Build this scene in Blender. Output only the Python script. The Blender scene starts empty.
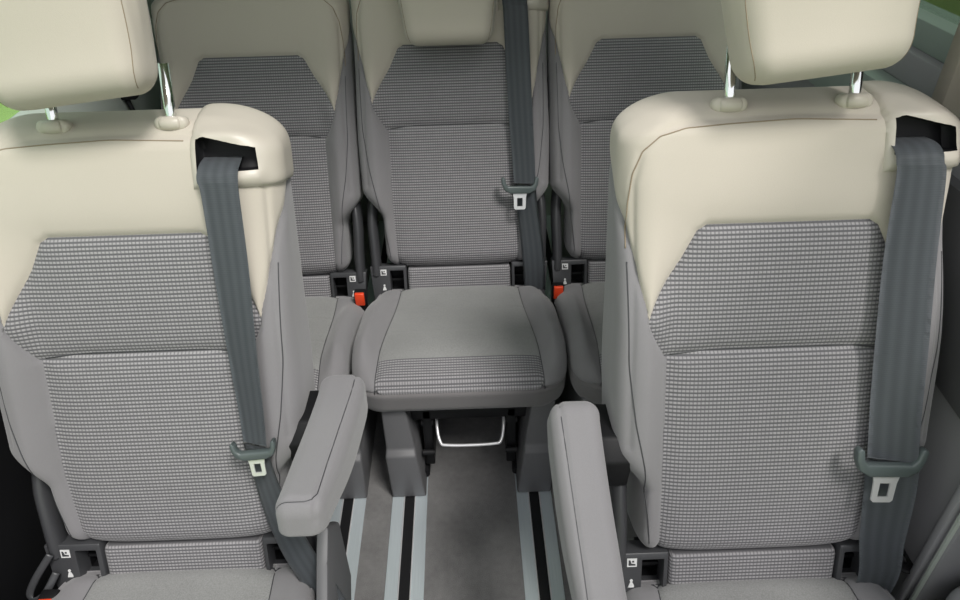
import bpy, bmesh, math, random
import numpy as np
from mathutils import Vector, Matrix
from mathutils.bvhtree import BVHTree

random.seed(4)
S = bpy.context.scene
COL = S.collection
R = math.radians

# ------------------------------------------------------------------ materials
def lin(c):
    return tuple(((v / 255) / 12.92 if v / 255 <= .04045 else (((v / 255) + .055) / 1.055) ** 2.4) for v in c)

class NT:
    def __init__(s, name):
        m = bpy.data.materials.new(name); m.use_nodes = True
        s.m = m; s.t = m.node_tree; s.b = s.t.nodes['Principled BSDF']
    def n(s, typ, **kw):
        nd = s.t.nodes.new(typ)
        for k, v in kw.items(): setattr(nd, k, v)
        return nd
    def l(s, a, b): s.t.links.new(a, b)
    def math(s, op, a, b=None, c=None):
        nd = s.n('ShaderNodeMath', operation=op)
        for i, v in enumerate((a, b, c)):
            if v is None: continue
            if isinstance(v, (int, float)): nd.inputs[i].default_value = v
            else: s.l(v, nd.inputs[i])
        return nd.outputs[0]
    def mix(s, f, c1, c2):
        nd = s.n('ShaderNodeMix', data_type='RGBA')
        if isinstance(f, (int, float)): nd.inputs[0].default_value = f
        else: s.l(f, nd.inputs[0])
        for i, c in ((6, c1), (7, c2)):
            if isinstance(c, tuple): nd.inputs[i].default_value = (*c, 1)
            else: s.l(c, nd.inputs[i])
        return nd.outputs[2]
    def bump(s, h, dist, strength=1):
        nd = s.n('ShaderNodeBump'); nd.inputs['Distance'].default_value = dist
        nd.inputs['Strength'].default_value = strength
        s.l(h, nd.inputs['Height']); s.l(nd.outputs[0], s.b.inputs['Normal'])
    def base(s, v):
        if isinstance(v, tuple): s.b.inputs['Base Color'].default_value = (*v, 1)
        else: s.l(v, s.b.inputs['Base Color'])
    def set(s, **kw):
        for k, v in kw.items(): s.b.inputs[k.replace('_', ' ')].default_value = v

def noise(t, scale, detail=2, coord=None, rough=.5):
    nd = t.n('ShaderNodeTexNoise'); nd.inputs['Scale'].default_value = scale
    nd.inputs['Detail'].default_value = detail; nd.inputs['Roughness'].default_value = rough
    if coord is None:
        tc = t.n('ShaderNodeTexCoord'); coord = tc.outputs['Object']
    t.l(coord, nd.inputs['Vector']); return nd.outputs['Fac']

def fabric(name, c, var=.12, scale=900, bump=.0006, sheen=.25, rough=.9):
    t = NT(name)
    f = noise(t, scale, 3); g = noise(t, 9, 2)
    k = t.math('MULTIPLY_ADD', f, .75, t.math('MULTIPLY', g, .25))
    lo = tuple(v * (1 - var * 1.6) for v in c); hi = tuple(min(1, v * (1 + var * 1.6)) for v in c)
    t.base(t.mix(k, lo, hi)); t.set(Roughness=rough, Sheen_Weight=sheen, Sheen_Roughness=.6, Specular_IOR_Level=.2)
    t.bump(f, bump, .5); return t.m

def weave(name, dark, light, pu=.0062, pv=.0070):
    t = NT(name); uv = t.n('ShaderNodeUVMap'); sep = t.n('ShaderNodeSeparateXYZ'); t.l(uv.outputs[0], sep.inputs[0])
    nz = noise(t, 700, 2); nz2 = noise(t, 60, 2)
    def band(o, p, w, ph=0):
        fr = t.math('FRACT', t.math('ADD', t.math('DIVIDE', o, p), ph))
        d = t.math('ABSOLUTE', t.math('SUBTRACT', fr, .5))
        mr = t.n('ShaderNodeMapRange', interpolation_type='SMOOTHSTEP'); t.l(d, mr.inputs[0])
        mr.inputs[1].default_value = w - .12; mr.inputs[2].default_value = w + .12
        mr.inputs[3].default_value = 1; mr.inputs[4].default_value = 0
        return mr.outputs[0]
    hb = band(sep.outputs[1], pv, .27); vb = band(sep.outputs[0], pu, .33)
    k = t.math('MULTIPLY', hb, t.math('MULTIPLY_ADD', vb, .62, .38))
    k2 = t.math('MULTIPLY', k, t.math('MULTIPLY_ADD', nz, .9, .5))
    k3 = t.math('MULTIPLY', k2, t.math('MULTIPLY_ADD', nz2, .35, .8))
    t.base(t.mix(k3, dark, light)); t.set(Roughness=.9, Sheen_Weight=.2, Specular_IOR_Level=.2)
    t.bump(k, .0009, .7); return t.m

def plastic(name, c, rough=.45, spec=.5, grain=.00015):
    t = NT(name); t.base(c); t.set(Roughness=rough, Specular_IOR_Level=spec)
    if grain: t.bump(noise(t, 1800, 1), grain, .5)
    return t.m

M = {}
M['beige'] = fabric('beige_fabric', (.495, .453, .39), .05, 1100, .0004, .15)
M['thread'] = plastic('beige_thread', (.27, .22, .16), .8, .2, 0)
M['grey'] = fabric('grey_fabric', (.205, .199, .207), .10, 900, .0005, .25)
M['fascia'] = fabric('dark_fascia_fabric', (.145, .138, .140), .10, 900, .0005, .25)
M['heather'] = fabric('heather_fabric', (.235, .236, .232), .35, 420, .0008, .25)
M['weave'] = weave('woven_fabric', (.110, .108, .115), (.345, .335, .345))
M['beige_plastic'] = plastic('beige_plastic', (.50, .462, .40), .38)
M['dark'] = plastic('dark_plastic', (.05, .051, .055), .38)
M['mid'] = plastic('grey_plastic', (.11, .11, .115), .5)
M['black'] = plastic('black_plastic', (.008, .008, .009), .55, .25)
M['tongue'] = plastic('tongue_plastic', (.085, .105, .105), .35)
M['orange'] = plastic('orange_plastic', (.85, .07, .02), .35, .5, 0)
M['white'] = plastic('white_print', (.7, .7, .7), .5, .4, 0)
t = NT('chrome'); t.base((.85, .86, .86)); t.set(Metallic=1.0, Roughness=.12); M['chrome'] = t.m
t = NT('steel'); t.base((.72, .72, .73)); t.set(Metallic=.5, Roughness=.3); M['steel'] = t.m
t = NT('brushed_aluminium'); tc = t.n('ShaderNodeTexCoord'); mp = t.n('ShaderNodeMapping')
mp.inputs['Scale'].default_value = (400, 3, 1); t.l(tc.outputs['Object'], mp.inputs[0])
f = noise(t, 3, 3, mp.outputs[0]); t.base(t.mix(f, (.50, .56, .59), (.70, .77, .80)))
t.set(Metallic=.55, Roughness=.42); M['alu'] = t.m
t = NT('carpet'); a = noise(t, 500, 3); b = noise(t, 8, 5, rough=.65); c_ = noise(t, 70, 3)
k = t.math('ADD', t.math('MULTIPLY', a, .35), t.math('ADD', t.math('MULTIPLY', b, .45), t.math('MULTIPLY', c_, .2)))
t.base(t.mix(k, (.015, .015, .017), (.30, .295, .29))); t.set(Roughness=.95, Specular_IOR_Level=.1, Sheen_Weight=.2)
t.bump(a, .003, .8); M['carpet'] = t.m
def webbing(name, c):
    t = NT(name); uv = t.n('ShaderNodeUVMap'); sep = t.n('ShaderNodeSeparateXYZ'); t.l(uv.outputs[0], sep.inputs[0])
    rib = t.math('SINE', t.math('MULTIPLY', sep.outputs[0], 4 * 2 * math.pi))
    fine = t.math('SINE', t.math('MULTIPLY', sep.outputs[1], 1800.0))
    w = t.math('ADD', t.math('MULTIPLY_ADD', rib, .20, .5), t.math('MULTIPLY', fine, .08))
    t.base(t.mix(w, tuple(v * .72 for v in c), tuple(v * 1.25 for v in c)))
    t.set(Roughness=.55, Specular_IOR_Level=.45, Sheen_Weight=.2); t.bump(w, .0008, .6); return t.m
M['web'] = webbing('belt_webbing', (.125, .14, .155))
M['headliner'] = fabric('headliner_fabric', (.42, .42, .40), .05)
M['trim_pale'] = plastic('pale_trim', (.40, .44, .40), .5)
M['trim_grey'] = plastic('side_panel_trim', (.26, .26, .27), .6)
M['trim_green'] = plastic('sill_trim', (.24, .29, .26), .5)
M['pillar'] = plastic('pillar_trim', (.30, .27, .23), .6)
t = NT('window_glass'); t.t.nodes.remove(t.b); o = t.t.nodes['Material Output']
tr = t.n('ShaderNodeBsdfTransparent'); tr.inputs[0].default_value = (.78, .88, .80, 1)
gl = t.n('ShaderNodeBsdfGlossy'); gl.inputs['Roughness'].default_value = .02
mx = t.n('ShaderNodeMixShader'); mx.inputs[0].default_value = .06
t.l(tr.outputs[0], mx.inputs[1]); t.l(gl.outputs[0], mx.inputs[2]); t.l(mx.outputs[0], o.inputs[0]); M['glass'] = t.m
t = NT('grass'); a = noise(t, 30, 5); b = noise(t, 1.2, 3)
t.base(t.mix(t.math('MULTIPLY_ADD', b, .4, t.math('MULTIPLY', a, .6)), (.12, .20, .05), (.38, .50, .14))); t.set(Roughness=.9); M['grass'] = t.m
t = NT('foliage'); a = noise(t, 9, 6, rough=.7)
t.base(t.mix(a, (.06, .14, .07), (.32, .50, .28))); t.set(Roughness=.8); t.bump(a, .2); M['foliage'] = t.m

M['tint'] = M['glass'].copy(); M['tint'].name = 'privacy_glass'
M['tint'].node_tree.nodes['Transparent BSDF'].inputs[0].default_value = (.50, .56, .51, 1)

# ------------------------------------------------------------------ object helpers
def tag(o, label=None, cat=None, group=None, kind=None):
    if label: o['label'] = label
    if cat: o['category'] = cat
    if group: o['group'] = group
    if kind: o['kind'] = kind
    return o

def link(name, me, parent=None, mat=None):
    o = bpy.data.objects.new(name, me); COL.objects.link(o)
    if parent: o.parent = parent
    if mat is not None and me is not None and not me.materials: me.materials.append(mat)
    return o

def empty(name, loc, rz=0):
    o = bpy.data.objects.new(name, None); o.empty_display_size = .1; COL.objects.link(o)
    o.location = loc; o.rotation_euler = (0, 0, rz); return o

def bm_mesh(bm, name='m', smooth=True):
    bmesh.ops.recalc_face_normals(bm, faces=bm.faces)
    me = bpy.data.meshes.new(name); bm.to_mesh(me); bm.free()
    if smooth: me.polygons.foreach_set('use_smooth', [True] * len(me.polygons))
    me.update(); return me

def sharp(me, ang=35):
    me.set_sharp_from_angle(angle=R(ang)); return me

def box(bm, x0, x1, y0, y1, z0, z1, bevel=0, seg=2):
    r = bmesh.ops.create_cube(bm, size=1)
    for v in r['verts']:
        v.co = Vector(((x0 + x1) / 2 + v.co.x * (x1 - x0), (y0 + y1) / 2 + v.co.y * (y1 - y0), (z0 + z1) / 2 + v.co.z * (z1 - z0)))
    if bevel:
        es = list({e for v in r['verts'] for e in v.link_edges})
        bmesh.ops.bevel(bm, geom=es, offset=bevel, segments=seg, affect='EDGES', profile=.5)

def boxmesh(*a, **k):
    bm = bmesh.new(); box(bm, *a, **k); return sharp(bm_mesh(bm))

def prism(bm, poly, f, d0, d1, bevel=0):
    """polygon (u,v) extruded between depths d0 and d1; f(u,v,d)->xyz"""
    a = [bm.verts.new(f(u, v, d0)) for u, v in poly]; b = [bm.verts.new(f(u, v, d1)) for u, v in poly]
    fs = [bm.faces.new(a), bm.faces.new(b)]
    n = len(poly)
    for i in range(n): fs.append(bm.faces.new((a[i], a[(i + 1) % n], b[(i + 1) % n], b[i])))
    bmesh.ops.recalc_face_normals(bm, faces=fs)
    if bevel:
        es = list({e for q in fs for e in q.edges})
        bmesh.ops.bevel(bm, geom=es, offset=bevel, segments=2, affect='EDGES', profile=.5)

def tube(bm, pts, r, n=12, flat=None):
    """tube along points; flat=(a,b) gives elliptic section"""
    pts = [Vector(p) for p in pts]; rings = []
    up = Vector((0, 1, 0))
    for i, p in enumerate(pts):
        d = (pts[min(i + 1, len(pts) - 1)] - pts[max(i - 1, 0)]).normalized()
        u = up.cross(d)
        if u.length < 1e-3: u = Vector((1, 0, 0)).cross(d)
        u.normalize(); v = d.cross(u)
        a, b = flat if flat else (r, r)
        rings.append([bm.verts.new(p + u * a * math.cos(2 * math.pi * k / n) + v * b * math.sin(2 * math.pi * k / n)) for k in range(n)])
    for i in range(len(rings) - 1):
        for k in range(n):
            bm.faces.new((rings[i][k], rings[i][(k + 1) % n], rings[i + 1][(k + 1) % n], rings[i + 1][k]))
    bm.faces.new(rings[0]); bm.faces.new(rings[-1])

def spline(pts, n=10):
    out = []; P = [Vector(p) for p in pts]
    for i in range(len(P) - 1):
        p0, p1, p2, p3 = P[max(i - 1, 0)], P[i], P[i + 1], P[min(i + 2, len(P) - 1)]
        for k in range(n):
            t = k / n
            out.append(.5 * ((2 * p1) + (p2 - p0) * t + (2 * p0 - 5 * p1 + 4 * p2 - p3) * t * t + (3 * p1 - p0 - 3 * p2 + p3) * t ** 3))
    out.append(P[-1]); return out

def rbox(h, c, r, step):
    """rounded box as vertex array + quads, grid spacing ~step"""
    verts = {}; V = []; F = []
    ns = [max(2, int(round(2 * x / step))) for x in h]
    def vid(i, j, k):
        key = (i, j, k)
        if key not in verts:
            verts[key] = len(V)
            V.append([-h[0] + 2 * h[0] * i / ns[0], -h[1] + 2 * h[1] * j / ns[1], -h[2] + 2 * h[2] * k / ns[2]])
        return verts[key]
    nx, ny, nz = ns
    for i in range(nx):
        for j in range(ny):
            F.append((vid(i, j, 0), vid(i, j + 1, 0), vid(i + 1, j + 1, 0), vid(i + 1, j, 0)))
            F.append((vid(i, j, nz), vid(i + 1, j, nz), vid(i + 1, j + 1, nz), vid(i, j + 1, nz)))
    for i in range(nx):
        for k in range(nz):
            F.append((vid(i, 0, k), vid(i + 1, 0, k), vid(i + 1, 0, k + 1), vid(i, 0, k + 1)))
            F.append((vid(i, ny, k), vid(i, ny, k + 1), vid(i + 1, ny, k + 1), vid(i + 1, ny, k)))
    for j in range(ny):
        for k in range(nz):
            F.append((vid(0, j, k), vid(0, j, k + 1), vid(0, j + 1, k + 1), vid(0, j + 1, k)))
            F.append((vid(nx, j, k), vid(nx, j + 1, k), vid(nx, j + 1, k + 1), vid(nx, j, k + 1)))
    V = np.array(V); H = np.array(h) - r
    inner = np.clip(V, -H, H); d = V - inner
    L = np.linalg.norm(d, axis=1, keepdims=True); V = inner + d / np.maximum(L, 1e-9) * r
    return V + np.array(c), F

def ss(a, b, x):
    t = np.clip((x - a) / (b - a), 0, 1); return t * t * (3 - 2 * t)

def to_bm(V, F):
    bm = bmesh.new(); vs = [bm.verts.new(v) for v in V]
    for f in F: bm.faces.new([vs[i] for i in f])
    bm.normal_update(); return bm

def cut(bm, co, no, test=None):
    fs = [f for f in bm.faces if test is None or test(f.calc_center_median())]
    geom = fs + list({e for f in fs for e in f.edges}) + list({v for f in fs for v in f.verts})
    bmesh.ops.bisect_plane(bm, geom=geom, dist=1e-5, plane_co=co, plane_no=no)

def segdist(P, a, b):
    a = np.array(a); b = np.array(b); d = b - a; t = np.clip(((P - a) @ d) / (d @ d), 0, 1)
    return np.linalg.norm(P - (a + t[:, None] * d), axis=1)

def split(bm, classify, xf, uvf, pre=None):
    """faces -> separate meshes by name; xf maps coordinates, uvf gives weave coordinates"""
    bm.verts.index_update(); groups = {}
    for i, f in enumerate(bm.faces): groups.setdefault(pre[i] if pre else classify(f.calc_center_median()), []).append(f)
    nrm = {v.index: v.normal.copy() for v in bm.verts}
    out = {}
    for name, fs in groups.items():
        idx = {}; V = []; UV = []; FF = []
        for f in fs:
            q = []
            for v in f.verts:
                if v.index not in idx:
                    idx[v.index] = len(V); V.append(xf(v.co)); UV.append(uvf(v.co))
                q.append(idx[v.index])
            FF.append(q)
        me = bpy.data.meshes.new(name); me.from_pydata(V, [], FF); me.update()
        ul = me.uv_layers.new(name='UVMap')
        li = np.zeros(len(me.loops), dtype=np.int32); me.loops.foreach_get('vertex_index', li)
        ul.data.foreach_set('uv', np.array(UV)[li].astype(np.float32).ravel())
        me.polygons.foreach_set('use_smooth', [True] * len(me.polygons)); me.update(); out[name] = me
    return out

# ------------------------------------------------------------------ seat geometry
REC = R(19)
SN, CS = math.sin(REC), math.cos(REC)
def B(x, s, t):                      # backrest coordinates -> seat coordinates
    return Vector((x, s * SN - t * CS, .42 + s * CS + t * SN))
def Bv(v): return B(v[0], v[1], v[2])

PADX, FOOT, SHO, TOPY = .168, (.205, .41), (.130, .555), .555
YOKE = [(-.236, .20), (-.236, .62), (-.225, .665), (-.195, .697), (-.13, .711), (0, .716), (.13, .711), (.195, .697), (.225, .665), (.236, .62), (.236, .20)]

def seat_back(outlet):
    V, F = rbox((.243, .397, .074), (0, .353, -.074), .05, .0052)
    x, s, t = V.T
    w = ss(-.11, -.02, t)
    W = .206 + (.255 - .206) * ss(.10, .19, s) - .002 * ss(.45, .7, s) + .003 * np.exp(-((s - .32) / .10) ** 2)
    rr = .070; e = np.clip(s - .680, 0, rr)
    W = W - (rr - np.sqrt(np.maximum(rr * rr - e * e, 0)))
    x = x / .243 * W
    bol = ss(.160, .212, np.abs(x)) * (1 - ss(.36, .60, s)) * (.55 + .45 * ss(-.02, .12, s))
    t = t + w * (.030 * bol + .012 * np.exp(-((s - .12) / .16) ** 2) - .012 * ss(.58, .75, s))
    s = s - .024 * ss(.655, .74, s) * ss(-.115, -.02, t)
    V = np.stack([x, s, t], 1)
    bm = to_bm(V, F)
    front = lambda c: c.z > -.075
    for sg in (-1, 1):
        side = (lambda c, sg=sg: c.z > -.137 and c.x * sg > .01)
        def lcut(a, b, test):
            n = Vector((-(b[1] - a[1]), (b[0] - a[0]), 0)); cut(bm, Vector((sg * a[0], a[1], 0)), Vector((n.x * sg, n.y, 0)), test)
        lcut((PADX, 0), (PADX, .34), lambda c, sg=sg: side(c) and c.y < .36)
        lcut((PADX, .34), FOOT, lambda c, sg=sg: front(c) and c.x * sg > .1 and .32 < c.y < .43)
        lcut(FOOT, (.137, .545), lambda c, sg=sg: front(c) and c.x * sg > .1 and .38 < c.y < .57)
        lcut((.137, .545), (.122, TOPY), lambda c, sg=sg: front(c) and c.x * sg > .1 and .5 < c.y < .57)
        # beige / grey boundary over the bolster and round the side
        cut(bm, Vector((sg * FOOT[0], FOOT[1], .025)), Vector((-1.9 * sg, 1, 1.1)), lambda c, sg=sg: c.x * sg > .185 and c.y > .36)
    cut(bm, Vector((0, TOPY, 0)), Vector((0, 1, 0)), lambda c: front(c) and abs(c.x) < .14)
    cut(bm, Vector((0, 0, -.136)), Vector((0, 0, 1)))
    OP = [(.136, .652), (.137, .700), (.150, .704), (.224, .687), (.227, .655)]
    if outlet:
        cut(bm, Vector((.126, 0, 0)), Vector((1, 0, 0)), lambda c: c.y > .6)
        cut(bm, Vector((0, .628, 0)), Vector((0, 1, 0)), lambda c: c.x > .11)
        for i in range(5):
            a, b = OP[i], OP[(i + 1) % 5]
            cut(bm, Vector((a[0], a[1], 0)), Vector((-(b[1] - a[1]), b[0] - a[0], 0)), lambda c: front(c) and .128 < c.x < .235 and .64 < c.y < .715)
    def inpoly(c, poly):
        sgn = None
        for i in range(len(poly)):
            a, b = poly[i], poly[(i + 1) % len(poly)]
            k = (b[0] - a[0]) * (c.y - a[1]) - (b[1] - a[1]) * (c.x - a[0])
            if sgn is None: sgn = k > 0
            elif (k > 0) != sgn: return False
        return True
    fo = .01
    def cls(c):
        ax = abs(c.x)
        if c.z < -.136: return 'back_shell'
        if outlet and c.x > .126 and c.y > .6275:
            if c.z > -.06 and inpoly(c, OP): return 'belt_slot'
            return 'belt_outlet'
        if c.y < .34: inside = ax < PADX
        elif c.y < .41: inside = ax < PADX + (c.y - .34) / .07 * (.205 - PADX)
        elif c.y < .545: inside = ax < .205 + (c.y - .41) / .135 * (.137 - .205)
        elif c.y < .555: inside = ax < .137 - (c.y - .545) / .01 * .015
        else: inside = False
        if inside: return 'backrest_panel' if c.z > -.07 or c.y < .1 else 'back_shell'
        if not (ax < .206 and c.y < .41) and (c.y - .41) - 1.9 * (ax - .205) + 1.1 * (c.z - .025) > 0 and c.y > .36: return 'backrest_cover'
        return 'backrest_bolster_right' if c.x > 0 else 'backrest_bolster_left'
    pre = [cls(f.calc_center_median()) for f in bm.faces]
    # seams sunk into the padding
    bm.normal_update(); bm.verts.ensure_lookup_table()
    Q = np.array([v.co for v in bm.verts]); N = np.array([v.normal for v in bm.verts]); P2 = Q[:, :2]
    d = np.full(len(Q), 9.)
    def line(pts, dd, mask=None):
        for a, b in zip(pts, pts[1:]):
            q = segdist(P2, a, b)
            if mask is not None: q = np.where(mask, q, 9.)
            dd = np.minimum(dd, q)
        return dd
    fm = Q[:, 2] > -.06
    for sg in (-1, 1):
        d = line([(sg * PADX, -.05), (sg * PADX, .34), (sg * .205, .41), (sg * .137, .545), (sg * .122, .555), (0, .555)], d, fm)
        g = np.abs((Q[:, 1] - .41) - 1.9 * (np.abs(Q[:, 0]) - .205) + 1.1 * (Q[:, 2] - .025)) / 2.41
        d = np.minimum(d, np.where((Q[:, 0] * sg > .2) & (Q[:, 2] > -.13), g, 9.))
    seam = line([(-.168, .345), (-.10, .352), (.10, .352), (.168, .345)], np.full(len(Q), 9.), fm)
    yoke = line(YOKE, np.full(len(Q), 9.), Q[:, 2] > -.05)
    puff = .010 * (1 - np.exp(-np.minimum(d, seam * 1.2) / .028)) - .010
    disp = np.where(fm, puff * ss(-.06, -.02, Q[:, 2]), 0) - .0035 * np.exp(-(d / .0045) ** 2) - .0035 * np.exp(-(seam / .005) ** 2) - .003 * np.exp(-(yoke / .005) ** 2)
    ol = (Q[:, 0] > .127) & (Q[:, 1] > .629) & (Q[:, 2] > -.135) if outlet else np.zeros(len(Q), bool)
    sm = np.minimum(ss(.126, .137, Q[:, 0]), ss(.628, .640, Q[:, 1]))
    disp = np.where(ol, .004 + .003 * sm, disp)
    Q2 = Q + N * disp[:, None]
    # hood of the belt outlet: bulges over the opening
    if outlet:
        hood = np.exp(-((Q[:, 1] - .708) / .012) ** 2) * ss(.13, .15, Q[:, 0]) * ss(-.05, -.02, Q[:, 2])
        lip = np.exp(-((Q[:, 1] - .645) / .012) ** 2) * ss(.13, .15, Q[:, 0]) * (1 - ss(.225, .24, Q[:, 0])) * ss(-.05, -.02, Q[:, 2])
        Q2[:, 2] += .010 * hood + .007 * lip
    orig = {}
    for v, q in zip(bm.verts, Q2): v.co = q
    bm.normal_update()
    uvf = lambda v: (v[0], v[1])
    bvh = BVHTree.FromBMesh(bm)
    def onsurf(pts, n=14, lift=.0003):
        o = []
        for a, b in zip(pts, pts[1:]):
            for k in range(n):
                u, v = a[0] + (b[0] - a[0]) * k / n, a[1] + (b[1] - a[1]) * k / n
                h = bvh.ray_cast(Vector((u, v, .3)), Vector((0, 0, -1)))
                if h[0] is not None and h[0].z > -.06: o.append(B(u, v, h[0].z + lift))
        return o
    def smooth(P):
        for _ in range(2): P = [P[0]] + [(P[i - 1] + P[i] + P[i] + P[i + 1]) / 4 for i in range(1, len(P) - 1)] + [P[-1]]
        return P
    lines = {}
    yk = [(a, b - .022 * float(ss(.655, .74, np.array(b)))) for a, b in YOKE[(0 if 1 else 1):]]
    arc = [(.10, .703), (.16, .699), (.198, .689), (.222, .668), (.235, .635), (.240, .59), (.241, .52)]
    yk = [(-a, b) for a, b in arc[::-1]] + [(0, .707)] + ([(.124, .702)] if outlet else arc)
    b2 = bmesh.new(); tube(b2, smooth(onsurf(yk)), .0011, 6); lines['yoke_seam'] = (bm_mesh(b2, 'seam'), 'thread', 'backrest_cover')
    b2 = bmesh.new(); tube(b2, smooth(onsurf([(-.168, .345), (-.10, .352), (.10, .352), (.168, .345)], 14, .0)), .0013, 6)
    lines['panel_seam'] = (bm_mesh(b2, 'seam'), 'dark', 'backrest_panel')
    for sg, nm in ((-1, 'backrest_bolster_left'), (1, 'backrest_bolster_right')):
        b2 = bmesh.new(); tube(b2, smooth(onsurf([(sg * .240, .50), (sg * .238, .34), (sg * .226, .24), (sg * .210, .16), (sg * .196, .06), (sg * .188, -.01)])), .0010, 6)
        lines['bolster_seam_%d' % sg] = (bm_mesh(b2, 'seam'), 'dark', nm)
    parts = split(bm, cls, Bv, uvf, pre); bm.free(); parts['lines'] = lines; parts['guide_t'] = bvh.ray_cast(Vector((.092, .722, .3)), Vector((0, 0, -1)))[0].z
    if outlet:
        me = parts['belt_slot']; b2 = bmesh.new(); b2.from_mesh(me)
        fs = list(b2.faces)
        ret = bmesh.ops.extrude_face_region(b2, geom=fs)
        nv = [g for g in ret['geom'] if isinstance(g, bmesh.types.BMVert)]
        off = B(0, 0, -.034) - B(0, 0, 0)
        for v in nv: v.co = v.co + off
        bmesh.ops.delete(b2, geom=[f for f in fs if f.is_valid], context='FACES_ONLY')
        b2.to_mesh(me); b2.free(); me.update()
    return parts

def cushion():
    V, F = rbox((.25, .257, .066), (0, -.26, .352), .042, .0055)
    x, y, z = V.T
    W = .252 - .02 * ss(-.12, -.01, y)
    rr = .10; e = np.clip(-.417 - y, 0, rr); W = W - .55 * (rr - np.sqrt(np.maximum(rr * rr - e * e, 0)))
    x = x / .25 * W
    top = ss(.30, .39, z); ax = np.abs(x)
    edge = .168 + .025 * np.clip((-.05 - y) / .44, 0, 1)
    slope = -.092 * ss(-.45, -.02, y) - .014 * (1 - ss(-.50, -.38, y))
    wing = (.034 * ss(-.50, -.36, y) + .006 * np.exp(-((y + .16) / .07) ** 2) - .036 * ss(-.24, -.02, y)) * ss(0, .04, ax - edge)
    z = z + top * (slope + wing)
    # fascia: front face slopes back a little at the bottom and bulges
    fr = 1 - ss(-.50, -.40, y)
    y = y + fr * .020 * np.clip((.38 - z) / .10, 0, 1)
    V = np.stack([x, y, z], 1); bm = to_bm(V, F)
    SEAMZ = lambda q: .372 - .16 * np.maximum(0, q + .50)
    for v in bm.verts: v.co.z -= float(SEAMZ(v.co.y)) - .372
    cut(bm, Vector((0, 0, .372)), Vector((0, 0, 1)))
    cut(bm, Vector((0, -.432, 0)), Vector((0, 1, 0)), lambda c: c.z > .36 and abs(c.x) < .24)
    for sg in (-1, 1):
        cut(bm, Vector((sg * .168, -.05, 0)), Vector((.44 * sg, .025, 0)), lambda c, sg=sg: c.z > .36 and c.x * sg > .12)
    def cls(c):
        e = .168 + .025 / .44 * (-.05 - c.y)
        if c.z < .372: return 'cushion_fascia'
        if abs(c.x) < e: return 'cushion_front_panel' if c.y < -.432 else 'cushion_panel'
        return 'cushion_bolster_right' if c.x > 0 else 'cushion_bolster_left'
    pre = [cls(f.calc_center_median()) for f in bm.faces]
    bm.normal_update()
    Q = np.array([v.co for v in bm.verts]); N = np.array([v.normal for v in bm.verts]); P2 = Q[:, :2]
    tp = Q[:, 2] > .372
    edge = .168 + .025 / .44 * (-.05 - Q[:, 1])
    d = np.where(tp & (Q[:, 1] < -.01), np.abs(np.abs(Q[:, 0]) - edge), 9.)
    d = np.minimum(d, np.where(tp & (np.abs(Q[:, 0]) < edge), np.abs(Q[:, 1] + .502), 9.))
    d2 = np.where(Q[:, 2] < .40, np.abs(Q[:, 2] - .372), 9.)
    l1 = np.where(tp & (np.abs(Q[:, 0]) < edge), np.minimum(np.abs(Q[:, 1] + .16), np.abs(Q[:, 1] + .31)), 9.)
    disp = np.where(tp, .008 * (1 - np.exp(-d / .03)) - .006, 0) - .003 * np.exp(-(d / .005) ** 2) - .003 * np.exp(-(d2 / .005) ** 2) - .0012 * np.exp(-(l1 / .004) ** 2)
    Q3 = Q + N * disp[:, None]; Q3[:, 2] += SEAMZ(Q[:, 1]) - .372
    for v, q in zip(bm.verts, Q3): v.co = q
    bm.normal_update()
    bvh = BVHTree.FromBMesh(bm); L = []
    for sg in (-1, 1):
        b2 = bmesh.new(); pp = []
        for k in range(60):
            yy = -.03 - .475 * k / 59; h = bvh.ray_cast(Vector((sg * (.168 + .025 / .44 * (-.05 - yy)), yy, 1)), Vector((0, 0, -1)))
            if h[0] is not None: pp.append(h[0])
        tube(b2, pp, .0012, 6); L.append((bm_mesh(b2, 'seam'), 'dark'))
    parts = split(bm, cls, lambda v: Vector(v), lambda v: (v[0], v[1]), pre); bm.free(); parts['lines'] = L; return parts

def headrest_mesh():
    V, F = rbox((.132, .115, .050), (0, .115, 0), .040, .006)
    x, s, t = V.T
    k = .84 + .14 * ss(0, .17, s)
    x = x * k
    t = t + .012 * (1 - (x / .13) ** 2) * (t > 0) + .012 * ss(.05, .2, s)
    V = np.stack([x, s, t], 1)
    bm = to_bm(V, F); bm.normal_update()
    Q = np.array([v.co for v in bm.verts]); N = np.array([v.normal for v in bm.verts])
    sx = .112 + .012 * ss(0, .16, Q[:, 1]); d = np.abs(np.abs(Q[:, 0]) - sx)
    d = np.where(Q[:, 1] > .012, d, 9.)
    for v, q in zip(bm.verts, Q - N * (.0022 * np.exp(-(d / .004) ** 2))[:, None]): v.co = q
    bvh = BVHTree.FromBMesh(bm); global HS
    HS = []
    for sg in (-1, 1):
        b2 = bmesh.new(); pp = []
        for k in range(50):
            v = .004 + .205 * k / 49; h = bvh.ray_cast(Vector((sg * (.103 + .012 * float(ss(0, .16, np.array(v))) - .012 * math.exp(-v / .02)), v, .4)), Vector((0, 0, -1)))
            if h[0] is not None: pp.append(h[0])
        tube(b2, pp, .0008, 6); HS.append(bm_mesh(b2, 'seam'))
    return bm_mesh(bm, 'headrest')

MB = {True: seat_back(True), False: seat_back(False)}
MC = cushion()
MH = headrest_mesh()
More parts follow.
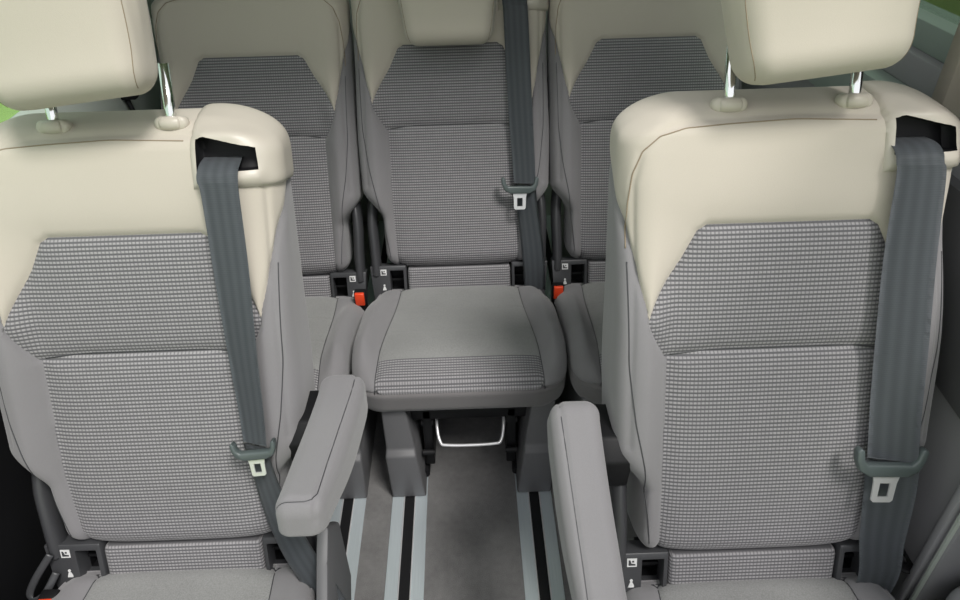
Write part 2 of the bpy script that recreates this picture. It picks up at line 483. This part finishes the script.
# headrest mesh is in backrest axes: turn it into seat axes
MH2 = MH.copy(); MH2.transform(Matrix.Rotation(R(6.2), 4, 'Z'))
HS2 = [q.copy() for q in HS]
for q in HS2: q.transform(Matrix.Rotation(R(6.2), 4, 'Z'))
for _m in (MH, MH2, *HS, *HS2): _m.transform(Matrix(((1, 0, 0, 0), (0, SN, -CS, 0), (0, CS, SN, 0), (0, 0, 0, 1))))
def rb_mesh(h, c, r, step, xf=None, fn=None, uv=False):
    V, F = rbox(h, c, r, step)
    if fn is not None: V = fn(V)
    bm = to_bm(V, F); p = split(bm, lambda c: 'a', xf or (lambda v: Vector(v)), lambda v: (v[0], v[1])); bm.free(); return p['a']
M_low = rb_mesh((.146, .046, .03), (0, -.088, -.043), .008, .01, Bv)

MATP = {'back_shell': 'dark', 'belt_outlet': 'beige_plastic', 'belt_slot': 'black', 'backrest_panel': 'weave', 'backrest_cover': 'beige',
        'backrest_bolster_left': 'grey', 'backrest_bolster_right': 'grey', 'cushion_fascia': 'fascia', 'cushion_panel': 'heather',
        'cushion_front_panel': 'weave', 'cushion_bolster_left': 'grey', 'cushion_bolster_right': 'grey'}
PN = {'backrest_bolster_left': 'backrest_bolster', 'backrest_bolster_right': 'backrest_bolster',
      'cushion_bolster_left': 'cushion_bolster', 'cushion_bolster_right': 'cushion_bolster'}

def anchor_plate(sg):
    """dark plastic frame with a square opening beside the small lower panel"""
    bm = bmesh.new()
    o = [(sg * .150, -.034), (sg * .252, -.034), (sg * .240, -.20), (sg * .150, -.130)]
    h = [(sg * .158, -.047), (sg * .196, -.047), (sg * .196, -.112), (sg * .158, -.112)]
    O = [bm.verts.new(B(a, b, -.012)) for a, b in o]; H = [bm.verts.new(B(a, b, -.010)) for a, b in h]
    O2 = [bm.verts.new(B(a, b, -.05)) for a, b in o]; H2 = [bm.verts.new(B(a, b, -.05)) for a, b in h]
    for i in range(4):
        j = (i + 1) % 4
        bm.faces.new((O[i], O[j], H[j], H[i])); bm.faces.new((O[i], O[j], O2[j], O2[i])); bm.faces.new((H[i], H[j], H2[j], H2[i]))
    bmesh.ops.recalc_face_normals(bm, faces=bm.faces)
    es = [e for e in bm.edges if len(e.link_faces) == 2]
    bmesh.ops.bevel(bm, geom=es, offset=.0018, segments=2, affect='EDGES', profile=.5)
    return sharp(bm_mesh(bm, 'plate'))
def pocket(sg):
    bm = bmesh.new()
    a, b = sorted((sg * .157, sg * .197))
    vs = [[bm.verts.new(B(x, s, t)) for x, s in ((a, -.046), (b, -.046), (b, -.113), (a, -.113))] for t in (-.03, -.075)]
    bm.faces.new(vs[1])
    for i in range(4): bm.faces.new((vs[0][i], vs[0][(i + 1) % 4], vs[1][(i + 1) % 4], vs[1][i]))
    # latch bar across the pocket
    prism(bm, [(a, -.085), (b, -.085), (b, -.079), (a, -.079)], B, -.06, -.045)
    return bm_mesh(bm, 'pocket', False)
def side_arm(sg):
    """curved plastic arm rising from the plate beside the lower backrest"""
    pts = spline([B(sg * .236, -.06, -.032), B(sg * .235, -.03, -.030), B(sg * .236, .03, -.03), B(sg * .238, .09, -.035), B(sg * .233, .15, -.05), B(sg * .215, .185, -.075)], 6)
    bm = bmesh.new(); tube(bm, pts, .01, 14, (.0145, .026)); return bm_mesh(bm, 'arm')
M_plate = {s: anchor_plate(s) for s in (-1, 1)}; M_pocket = {s: pocket(s) for s in (-1, 1)}; M_arm = {s: side_arm(s) for s in (-1, 1)}

def icon_meshes(sg):
    out = []
    x = sg * .214
    bm = bmesh.new(); prism(bm, [(x - .0085, -.060), (x + .0085, -.060), (x + .0085, -.043), (x - .0085, -.043)], B, -.0115, -.0095); out.append(('seat_symbol_label', bm_mesh(bm, 'i', False), 'white', None))
    bm = bmesh.new()   # dark seated glyph on the white square
    prism(bm, [(x - .006, -.057), (x + .006, -.057), (x + .006, -.054), (x - .001, -.053), (x - .003, -.046), (x - .006, -.046)], B, -.0095, -.009)
    prism(bm, [(x + .000, -.0505), (x + .0035, -.0505), (x + .0035, -.047), (x + .000, -.047)], B, -.0095, -.009)
    out.append(('seat_glyph', bm_mesh(bm, 'i', False), 'dark', 0))
    bm = bmesh.new()   # small child figure
    prism(bm, [(x - .0055, -.104), (x + .005, -.104), (x + .005, -.100), (x + .002, -.093), (x - .002, -.093)], B, -.0115, -.0095)
    c = [(x + .0028 * math.cos(a), -.0895 + .0028 * math.sin(a)) for a in np.linspace(0, 2 * math.pi, 10, False)]
    prism(bm, c, B, -.0115, -.0095)
    out.append(('child_symbol_label', bm_mesh(bm, 'i', False), 'white', None)); return out
M_icon = {s: icon_meshes(s) for s in (-1, 1)}

def pillar_mesh(sg):
    """moulded leg cover: narrow at the top, stepped half way, down onto the rail"""
    bm = bmesh.new(); rows = [(.315, .150, .206, -.488, -.12), (.172, .135, .206, -.492, -.12), (.160, .132, .208, -.509, -.12), (.003, .117, .205, -.505, -.10)]
    rings = []
    for z, xi, xo, yf, yb in rows:
        rings.append([bm.verts.new((sg * a, b, z)) for a, b in ((xi, yf), (xo, yf), (xo, yb), (xi, yb))])
    for a, b in zip(rings, rings[1:]):
        for i in range(4): bm.faces.new((a[i], a[(i + 1) % 4], b[(i + 1) % 4], b[i]))
    bm.faces.new(rings[0]); bm.faces.new(rings[-1])
    bmesh.ops.recalc_face_normals(bm, faces=bm.faces)
    bmesh.ops.bevel(bm, geom=list(bm.edges), offset=.005, segments=3, affect='EDGES', profile=.5)
    return sharp(bm_mesh(bm, 'pillar'), 40)
M_pillar = {s: pillar_mesh(s) for s in (-1, 1)}
bm = bmesh.new(); box(bm, -.20, .20, -.44, -.06, .215, .25, .006)
for sg in (-1, 1):
    box(bm, sg * .105 - .012, sg * .105 + .012, -.44, -.12, .05, .26, .004)
    for y in (-.43, -.33, -.22): 
        tube(bm, [(sg * .09, y, .20), (sg * .12, y, .20)], .010)
        tube(bm, [(sg * .09, y - .02, .11), (sg * .12, y - .02, .11)], .008)
    tube(bm, [(sg * .12, -.45, .025), (sg * .12, -.10, .025)], .012)
box(bm, -.12, .12, -.16, -.13, .04, .24, .004)
M_frame = sharp(bm_mesh(bm, 'frame'))
bm = bmesh.new(); tube(bm, spline([(-.084, -.30, .235), (-.082, -.42, .205), (-.074, -.47, .172), (-.050, -.48, .166), (.055, -.48, .166), (.079, -.47, .172), (.087, -.42, .205), (.089, -.30, .235)], 6), .004)
M_bar = bm_mesh(bm, 'bar')
GT = MB[True]['guide_t']
bm = bmesh.new(); tube(bm, [B(0, .68, GT - .006), B(0, .82, GT - .006)], .0085, 20); M_post = bm_mesh(bm, 'post')
GT = MB[True]['guide_t']
def guide():
    V, F = rbox((.027, .011, .018), (0, .729, GT - .006), .0105, .002)
    th = V.copy(); r = np.sqrt((V[:, 0] / .026) ** 2 + ((V[:, 2] - GT + .006) / .018) ** 2)
    m = np.maximum(np.abs(V[:, 0]) / .026, np.abs(V[:, 2] - GT + .006) / .018); k = np.where(r > 1e-6, m / np.maximum(r, 1e-6), 1)
    V[:, 0] *= k; V[:, 2] = GT - .006 + (V[:, 2] - GT + .006) * k
    bm = to_bm(V, F); p = split(bm, lambda c: 'g', Bv, lambda v: (v[0], v[1])); bm.free(); return p['g']
M_guide = guide()

def armrest_mesh(sg, y0, y1, pitch, shear):
    cy = (y0 + y1) / 2; hl = (y1 - y0) / 2
    V, F = rbox((.041, hl, .044), (sg * .316, cy, .612), .026, .0045)
    x, y, z = V.T; u = (y - y0) / (y1 - y0)
    z = z + .010 * (1 - u) * 0 - .012 * ss(.0, .25, .25 - u) * 0
    low = (z < .61); z = np.where(low, .61 + (z - .61) * (.55 + .75 * ss(0, .6, u)), z)
    x = sg * .316 + (x - sg * .316) * (.93 + .07 * ss(.05, .4, u)) + sg * .004 * np.sin(u * math.pi)
    x = sg * .316 + (x - sg * .316) * (.96 + .04 * u)
    V = np.stack([x, y, z], 1); bm = to_bm(V, F); bm.normal_update()
    Q = np.array([v.co for v in bm.verts]); N = np.array([v.normal for v in bm.verts])
    d = np.abs(sg * Q[:, 0] - .341); d = np.where(Q[:, 2] > .62, d, 9.)
    e = np.where((Q[:, 2] > .60) & (sg * Q[:, 0] < .341), np.abs(Q[:, 1] - (y0 + .016)), 9.)
    d = np.minimum(d, e)
    for v, q in zip(bm.verts, Q - N * (.0025 * np.exp(-(d / .003) ** 2))[:, None]): v.co = q
    bvh = BVHTree.FromBMesh(bm); pp = []
    path = [(.341, y1 - .012), (.341, y0 + .030), (.336, y0 + .018), (.326, y0 + .014), (.284, y0 + .014)]
    for a, b in zip(path, path[1:]):
        for k in range(16):
            h = bvh.ray_cast(Vector((sg * (a[0] + (b[0] - a[0]) * k / 16), a[1] + (b[1] - a[1]) * k / 16, 1)), Vector((0, 0, -1)))
            if h[0] is not None: pp.append(h[0])
    b2 = bmesh.new(); tube(b2, pp, .0009, 6); seam = bm_mesh(b2, 'seam')
    me = bm_mesh(bm, 'armrest')
    piv = Vector((0, y1 - .05, .61))
    for q in (me, seam):
        q.transform(Matrix.Translation(piv) @ Matrix.Rotation(-R(pitch), 4, 'X') @ Matrix.Translation(-piv))
        for v in q.vertices: v.co.x -= sg * max(0, piv.y - v.co.y) * shear
    return me, seam
bm = bmesh.new()
def hinge_mesh(sg):
    bm = bmesh.new()
    prism(bm, [(.04, .52), (.11, .50), (.15, .56), (.14, .62), (.06, .62), (.03, .59)], lambda u, v, d: Vector((d, u, v)), sg * .228, sg * .285, .005)
    return sharp(bm_mesh(bm, 'hinge'))
def side_cover_mesh(sg):
    bm = bmesh.new()
    prism(bm, [(-.46, .14), (-.03, .10), (.05, .18), (.05, .36), (-.02, .44), (-.07, .40), (-.14, .33), (-.44, .30)], lambda u, v, d: Vector((d, u, v)), sg * .262, sg * .285, .008)
    return sharp(bm_mesh(bm, 'side_cover'))

def buckle(root, sg):
    p = B(sg * .240, -.100, .035) if root.location.y > 1.2 else B(sg * .232, -.150, .02)
    bm = bmesh.new(); box(bm, p.x - .0165, p.x + .0165, p.y - .012, p.y + .012, p.z - .07, p.z + .012, .004)
    b = link('buckle', bm_mesh(bm), root, M['black']); tag(b, 'black belt buckle')
    bm = bmesh.new(); box(bm, p.x - .013, p.x + .013, p.y - .020, p.y - .009, p.z - .026, p.z + .014, .0025)
    bt = link('release_button', bm_mesh(bm), b, M['orange']); tag(bt, 'orange red release button')

def make_seat(loc, dz, label, outlet=True, head=None, arm=None, leg_dx=0, buck=None, group=None, covers=()):
    root = empty('vehicle_seat', (loc[0], loc[1], 0)); tag(root, label, 'seat', group)
    def up(o): o.location.z += dz; return o
    ob = {}
    for k, me in {**MB[outlet], **MC}.items():
        if k in ('belt_slot', 'lines', 'guide_t'): continue
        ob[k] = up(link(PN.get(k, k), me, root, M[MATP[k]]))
    for k, (me, mt, par) in MB[outlet]['lines'].items(): link(k.split('_seam')[0] + '_seam', me, ob[par], M[mt])
    if outlet:
        sl = link('belt_slot', MB[True]['belt_slot'], ob['belt_outlet'], M['black']); tag(sl, 'black belt opening')
        tag(ob['belt_outlet'], 'smooth beige plastic belt outlet')
    for me, mt in MC['lines']: link('cushion_seam', me, ob['cushion_panel'], M[mt])
    tag(ob['backrest_panel'], 'grey woven backrest panel'); tag(ob['backrest_cover'], 'beige upper backrest fabric')
    up(link('lower_back_panel', M_low, root, M['weave']))
    for sg in (-1, 1):
        pl = up(link('anchor_frame', M_plate[sg], root, M['dark'])); link('anchor_pocket', M_pocket[sg], pl, M['black'])
        up(link('side_arm', M_arm[sg], root, M['dark']))
        if sg == (1 if loc[0] < -.5 and loc[1] > 1.2 else -1):
            last = None
            for nm, me, mt, par in M_icon[sg]:
                last = link(nm, me, pl, M[mt])
        if head is not None or True:
            up(link('post_guide', M_guide, root, M['beige_plastic'])).location.x = sg * .092
        leg = link('leg_cover', M_pillar[sg], root, M['mid']); leg.location = (leg_dx, 0, 0)
        if dz: leg.scale.z = (.315 + dz) / .315
    fr = up(link('seat_frame', M_frame, root, M['black'])); fr.location.x = leg_dx
    ba = up(link('release_bar', M_bar, fr, M['steel'])); ba.location.z = 0; tag(ba, 'shiny metal release bar')
    if head:
        hs, ht, hx = head
        h = up(link('headrest', MH2 if ht < .04 else MH, root, M['beige'])); h.location = Vector((0, 0, dz)) + B(hx, hs, ht)
        for q in (HS2 if ht < .04 else HS): link('headrest_seam', q, h, M['thread'])
        for sg in (-1, 1):
            p = link('headrest_post', M_post, h, M['chrome']); p.location = Vector((sg * .092, 0, dz)) - h.location
            if ht > .04: p.location += (B(0, -.03, 0) - B(0, 0, 0))
            tag(p, 'chrome headrest post')
    if arm:
        sg, y0, y1, pitch, shear = arm
        ame, asm = armrest_mesh(sg, y0, y1, pitch, shear)
        a = up(link('armrest', ame, root, M['grey'])); link('armrest_seam', asm, a, M['dark'])
        up(link('armrest_hinge', hinge_mesh(sg), root, M['black']))
    for sg in covers: up(link('side_cover', side_cover_mesh(sg), root, M['mid']))
    for sg in (buck or ()): buckle(root, sg)
    return root

# ------------------------------------------------------------------ belts
def make_belt(seat, dz, upper, lower, tongue, label, tilt=0):
    """upper/lower: rows (s, xleft, xright, t_left, t_right) in backrest coordinates of that seat"""
    root = empty('seat_belt', (seat.location.x, seat.location.y, 0)); tag(root, label, 'seat belt', 'seat belts of the passenger seats')
    def strap(rows, n=14):
        bm = bmesh.new(); uvl = bm.loops.layers.uv.new('UVMap')
        A = spline([(r[1], r[0], r[3]) for r in rows], n); C = spline([(r[2], r[0], r[4]) for r in rows], n)
        grid = []; K = 8
        for a, c in zip(A, C):
            row = []
            for k in range(K + 1):
                p = a.lerp(c, k / K); row.append(bm.verts.new(B(p.x, p.y, p.z + .0006 * math.cos(4 * 2 * math.pi * k / K))))
            grid.append(row)
        L = 0
        for i in range(len(grid) - 1):
            d = (grid[i][0].co - grid[i + 1][0].co).length
            for k in range(K):
                f = bm.faces.new((grid[i][k], grid[i][k + 1], grid[i + 1][k + 1], grid[i + 1][k]))
                for lp, (u, v) in zip(f.loops, ((k / K, L), ((k + 1) / K, L), ((k + 1) / K, L + d), (k / K, L + d))): lp[uvl].uv = (u, v)
            L += d
        bmesh.ops.solidify(bm, geom=list(bm.faces), thickness=.0016)
        return bm_mesh(bm, 'webbing')
    o = link('shoulder_webbing', strap(upper), root, M['web']); o.location.z = dz
    o = link('lap_webbing', strap(lower), root, M['web']); o.location.z = dz
    # tongue
    tx, ts, tt, sc = tongue
    ca, sa = math.cos(tilt), math.sin(tilt)
    def T(u, v, d): return B(tx + (u * ca - v * sa) * sc, ts + (u * sa + v * ca) * sc, tt + d)
    bm = bmesh.new()
    # smile-shaped moulding with two horns beside the strap
    pts = [(-.058, .020), (-.056, .002), (-.048, -.016), (-.030, -.026), (.030, -.026), (.048, -.016), (.056, .002), (.058, .020), (.053, .026), (.046, .022), (.043, .004), (.036, -.004), (-.036, -.004), (-.043, .004), (-.046, .022), (-.053, .026)]
    prism(bm, pts, T, -.006, .010, .0028)
    tg = link('belt_tongue', bm_mesh(bm, 'tongue'), root, M['tongue']); tg.location.z = dz; tag(tg, 'grey green plastic belt tongue')
    bm = bmesh.new()
    o4 = [(-.022, -.024), (.022, -.024), (.019, -.040), (.018, -.072), (.014, -.076), (-.014, -.076), (-.018, -.072), (-.019, -.040)]
    hole = [(-.0085, -.040), (.0085, -.040), (.0085, -.040), (.0085, -.066), (.0085, -.066), (-.0085, -.066), (-.0085, -.066), (-.0085, -.040)]
    for dd in (0,):
        a = [bm.verts.new(T(u, v, .0045)) for u, v in o4]; h = [bm.verts.new(T(u, v, .0045)) for u, v in hole]
        a2 = [bm.verts.new(T(u, v, .0015)) for u, v in o4]; h2 = [bm.verts.new(T(u, v, .0015)) for u, v in hole]
        for i in range(8):
            j = (i + 1) % 8
            for q in ((a[i], a[j], h[j], h[i]), (a2[i], a2[j], h2[j], h2[i]), (a[i], a[j], a2[j], a2[i]), (h[i], h[j], h2[j], h2[i])): bm.faces.new(q)
    bmesh.ops.remove_doubles(bm, verts=bm.verts, dist=1e-5)
    mt = link('metal_tab', sharp(bm_mesh(bm, 'tab')), tg, M['steel']); tag(mt, 'bright metal tab with a square hole')
    return root

G = 'grey and beige vehicle seats in two rows'
RSEAT, LSEAT = (.505, .735, 0), (-.548, .822, 0)
seatR = make_seat(RSEAT, 0, 'front right grey seat with beige top, nearest to the window on the right', True, (.766, .026, .002), (-1, -.24, .13, -30, .07), .0, (), G)
seatL = make_seat(LSEAT, -.036, 'front left grey seat with beige top and armrest on its right side', True, (.766, .026, -.004), (1, -.190, .155, 8, .065), .07, (-1,), G, (1,))
seatM = make_seat((-.017, 1.68, 0), 0, 'middle seat of the back row with its full cushion and lowered headrest in view', True, (.548, .055, 0), None, .017, (), G)
seatRL = make_seat((-.535, 1.68, 0), -.018, 'back row seat on the left, half hidden behind the front left seat', False, None, None, .06, (1,), G)
seatRR = make_seat((.499, 1.68, 0), 0, 'back row seat on the right, mostly hidden behind the front right seat', False, None, None, -.025, (-1,), G)

make_belt(seatR, 0,
    [(.676, .132, .200, -.045, -.045), (.668, .133, .202, -.006, -.006), (.656, .133, .202, .013, .013), (.642, .133, .202, .019, .019), (.62, .136, .206, .018, .022), (.50, .136, .207, .016, .030), (.36, .140, .207, .020, .046), (.26, .145, .211, .022, .050), (.165, .151, .219, .026, .050)],
    [(.16, .153, .225, .020, .046), (.10, .158, .229, .018, .044), (.0, .167, .234, .012, .030), (-.08, .180, .246, .004, .014), (-.16, .180, .246, -.012, -.012), (-.24, .18, .245, -.03, -.04)],
    (.174, .170, .046, .98), 'seat belt hanging down the front right seat, its metal tab brightly lit', R(-3))
make_belt(seatL, -.036,
    [(.676, .140, .200, -.045, -.045), (.668, .143, .206, -.006, -.006), (.656, .143, .206, .013, .013), (.642, .143, .206, .019, .019), (.62, .146, .206, .018, .022), (.50, .148, .208, .018, .030), (.36, .152, .208, .020, .046), (.26, .158, .208, .026, .052), (.195, .162, .206, .034, .054)],
    [(.19, .160, .206, .030, .050), (.12, .166, .214, .022, .042), (.03, .178, .236, .020, .034), (-.05, .200, .262, .022, .026), (-.12, .226, .29, .02, .02), (-.20, .25, .31, .01, .0)],
    (.185, .190, .052, .66), 'seat belt hanging down the front left seat beside its armrest', R(4))
make_belt(seatM, 0,
    [(.676, .134, .196, -.045, -.045), (.668, .136, .198, -.006, -.006), (.656, .136, .198, .013, .013), (.642, .136, .198, .019, .019), (.62, .138, .200, .018, .022), (.50, .142, .204, .016, .032), (.36, .148, .208, .020, .046), (.26, .154, .212, .024, .050), (.195, .158, .214, .028, .050)],
    [(.19, .158, .214, .022, .046), (.12, .166, .222, .018, .042), (.03, .175, .235, .012, .030), (-.05, .182, .242, .004, .014), (-.12, .185, .245, -.012, -.012)],
    (.172, .193, .048, .86), 'seat belt hanging down the middle seat of the back row', R(-1))

for o in (seatR, seatL): o.scale.x = 1.022
for o in bpy.data.objects:
    if o.name in ('seat_belt', 'seat_belt.001'): o.scale.x = 1.022
    if o.name == 'seat_belt': o.location.x -= .002
    if o.name == 'seat_belt.001': o.location.x -= .003
    if o.name in ('armrest.001', 'armrest_hinge.001'): o.location.z += .010

# loose black strap loop beside the front left seat
bm = bmesh.new()
pts = spline([B(-.235, -.045, .0), B(-.262, -.085, .012), B(-.279, -.118, .016), B(-.272, -.130, .018), B(-.250, -.118, .018), B(-.232, -.085, .0)], 8)
tube(bm, pts, .01, 8, (.007, .0025))
o = link('pull_strap', bm_mesh(bm), seatL, M['dark']); o.location.z = -.036

# ------------------------------------------------------------------ floor and rails
def struct(name, me, mat):
    o = link(name, me, None, mat); o['kind'] = 'structure'; return o
struct('floor', boxmesh(-1.0, 1.0, -.9, 2.75, -.06, 0), M['carpet'])
def rail_thing(x, label):
    root = empty('floor_rail', (x, 0, 0)); tag(root, label, 'rail', 'seat rails in the floor')
    y0, y1 = -.3, 2.6
    bm = bmesh.new()
    for a, b in ((-.045, -.0125), (.0125, .045)): box(bm, a, b, y0, y1, -.004, .0025, .0008, 1)
    link('rail_flange', sharp(bm_mesh(bm)), root, M['alu'])
    bm = bmesh.new()
    for a, b in ((-.0155, -.0125), (.0125, .0155)): box(bm, a, b, y0, y1, .0015, .0045, .0008, 1)
    o = link('rail_lip', sharp(bm_mesh(bm)), root, M['steel'])
    o = link('rail_slot', boxmesh(-.0125, .0125, y0, y1, .0003, .0012), root, M['black']); tag(o, 'black slot')
rail_thing(-.318, 'leftmost aluminium floor rail in view, beside the front left seat')
rail_thing(-.160, 'aluminium floor rail ending under the left leg of the middle seat')
rail_thing(.160, 'aluminium floor rail ending under the right leg of the middle seat')
rail_thing(.318, 'aluminium floor rail hidden under the armrest of the front right seat')

# ------------------------------------------------------------------ shell
def slab(name, f, d0, d1, poly, mat, bev=.004):
    bm = bmesh.new(); prism(bm, poly, f, d0, d1, bev); return struct(name, sharp(bm_mesh(bm)), mat)
YZ = lambda u, v, d: Vector((d, u, v))
XZ = lambda u, v, d: Vector((u, d, v))
# right side
slab('wall_right', YZ, .82, .90, [(.70, 0), (2.6, 0), (2.6, .98), (.70, .98)], M['trim_grey'])
slab('trim_1', YZ, .806, .84, [(.715, 0), (.730, 0), (.735, .62), (.720, .62)], M['trim_grey'])
slab('trim_2', YZ, .812, .85, [(.700, 0), (.704, 0), (.712, .62), (.708, .62)], M['trim_pale'])
slab('trim_3', YZ, .80, .88, [(.45, .62), (1.05, .66), (1.05, .95), (.45, .95)], M['mid'])
slab('door_1', YZ, .90, .96, [(-.3, .0), (.71, .0), (.71, .95), (-.3, .95)], M['black'])
bm = bmesh.new(); V, F = rbox((.05, .25, .05), (.87, .43, .26), .045, .01); V[:, 2] += .25 * (V[:, 1] - .43) ** 2 * 4
bm = to_bm(V, F); struct('trim_4', bm_mesh(bm), M['trim_grey'])
slab('trim_5', YZ, .80, .92, [(1.05, .93), (2.6, .90), (2.6, .99), (1.05, 1.02)], M['trim_green'])
slab('trim_6', YZ, .84, .93, [(1.05, 1.02), (2.6, .99), (2.6, 1.05), (1.05, 1.075)], M['trim_grey'])
slab('trim_7', YZ, .86, .94, [(1.05, 1.075), (2.6, 1.05), (2.6, 1.10), (1.05, 1.125)], M['trim_green'])
slab('trim_8', YZ, .79, .92, [(1.09, .93), (1.125, .93), (1.125, 1.85), (1.09, 1.85)], M['pillar'])
slab('trim_9', YZ, .84, .94, [(.86, .93), (1.09, .93), (1.09, 1.85), (.86, 1.85)], M['black'])
slab('window_1', YZ, .900, .904, [(1.12, 1.10), (2.58, 1.09), (2.58, 1.76), (1.12, 1.76)], M['tint'], 0)
slab('trim_10', YZ, .84, .94, [(-.3, 1.76), (2.6, 1.76), (2.6, 1.87), (-.3, 1.87)], M['headliner'])
# left side
slab('wall_left', YZ, -.95, -.87, [(-.3, 0), (2.6, 0), (2.6, .74), (-.3, .74)], M['black'])
slab('trim_11', YZ, -.93, -.86, [(-.3, .74), (2.6, .74), (2.6, .950), (-.3, .950)], M['trim_pale'], .012)
slab('window_2', YZ, -.925, -.921, [(-.3, .945), (1.52, .945), (1.52, 1.76), (-.3, 1.76)], M['glass'], 0)
slab('trim_12', YZ, -.95, -.88, [(1.52, .94), (2.6, .94), (2.6, 1.87), (1.52, 1.87)], M['trim_pale'])
slab('trim_13', YZ, -.94, -.84, [(-.3, 1.76), (1.75, 1.76), (1.75, 1.87), (-.3, 1.87)], M['headliner'])
# rear: tailgate lining and rear window, and roof lining over the back row
slab('wall_back', XZ, 2.6, 2.68, [(-.95, 0), (.95, 0), (.95, 1.02), (-.95, 1.02)], M['trim_pale'])
slab('window_3', XZ, 2.64, 2.644, [(-.9, 1.02), (.9, 1.02), (.9, 1.78), (-.9, 1.78)], M['tint'], 0)
slab('trim_14', XZ, 2.56, 2.66, [(-.95, 1.78), (.95, 1.78), (.95, 1.88), (-.95, 1.88)], M['headliner'])
struct('ceiling', boxmesh(-.95, .95, 1.20, 2.68, 1.87, 1.92), M['headliner'])

# small black belt buckle parked on the left sill
root = empty('belt_stalk', (-.845, 1.80, .86)); tag(root, 'small black belt buckle on the pale side trim behind the front left headrest', 'buckle')
bm = bmesh.new(); box(bm, -.022, .022, -.014, .014, -.012, .012, .004); link('buckle_body', bm_mesh(bm), root, M['black'])
bm = bmesh.new(); tube(bm, [(-.006, 0, -.01), (-.002, 0, -.04), (.012, .0, -.08)], .006); link('stalk', bm_mesh(bm), root, M['black'])

root = empty('pull_loop', (.80, .76, .30)); tag(root, 'small black loop on the grey side panel beside the front right seat', 'strap loop')
bm = bmesh.new(); tube(bm, [(.02 + .016 * math.cos(a) - .01, .022 * math.sin(a), 0) for a in np.linspace(0, 2 * math.pi, 24)], .01, 10, (.004, .012)); link('loop', bm_mesh(bm), root, M['black'])

# outside
bm = bmesh.new(); bmesh.ops.create_grid(bm, x_segments=2, y_segments=2, size=40)
g = link('lawn', bm_mesh(bm), None, M['grass']); g.location = (0, 0, -.6); tag(g, kind='structure')
def hedge(x, y, sx, sy, h, label):
    V, F = rbox((sx, sy, h / 2), (0, 0, h / 2), .3, .16)
    rn = np.random.RandomState(3); V = V + rn.normal(0, .055, V.shape) + .12 * np.sin(V[:, [1, 2, 0]] * 5)
    bm = to_bm(V, F); o = link('hedge', bm_mesh(bm), None, M['foliage']); o.location = (x, y, -.6)
    tag(o, label, 'hedge', None, 'stuff')
hedge(6.2, 6, .8, 7, 5.0, 'dark green hedge seen through the window at upper right')

# ------------------------------------------------------------------ light
w = bpy.data.worlds.new('overcast'); S.world = w; w.use_nodes = True
nt = w.node_tree; bg = nt.nodes['Background']; bg.inputs[0].default_value = (.97, .98, 1.0, 1); bg.inputs[1].default_value = 1.0
sun = bpy.data.lights.new('sun', 'SUN'); sun.energy = 2.6; sun.angle = R(16); sun.color = (1, .97, .93)
so = bpy.data.objects.new('sun', sun); COL.objects.link(so)
so.rotation_euler = Vector((.36, -.50, 1.0)).to_track_quat('Z', 'Y').to_euler()

# ------------------------------------------------------------------ camera
cam = bpy.data.cameras.new('camera'); cam.sensor_width = 36; cam.lens = 710 / 960 * 36; cam.clip_start = .02; cam.clip_end = 200
co = bpy.data.objects.new('camera', cam); COL.objects.link(co); S.camera = co
Rm = Matrix(((.99936585, .03422236, -.00983547), (-.02828154, .59504356, -.80319569), (-.02163472, .8029645, .59563408)))
m4 = Rm.to_4x4(); m4.translation = Vector((.02, 0, 1.5)); co.matrix_world = m4

S.view_settings.view_transform = 'Standard'; S.view_settings.look = 'None'; S.view_settings.gamma = 1
S.view_settings.use_curve_mapping = False; S.view_settings.exposure = .18
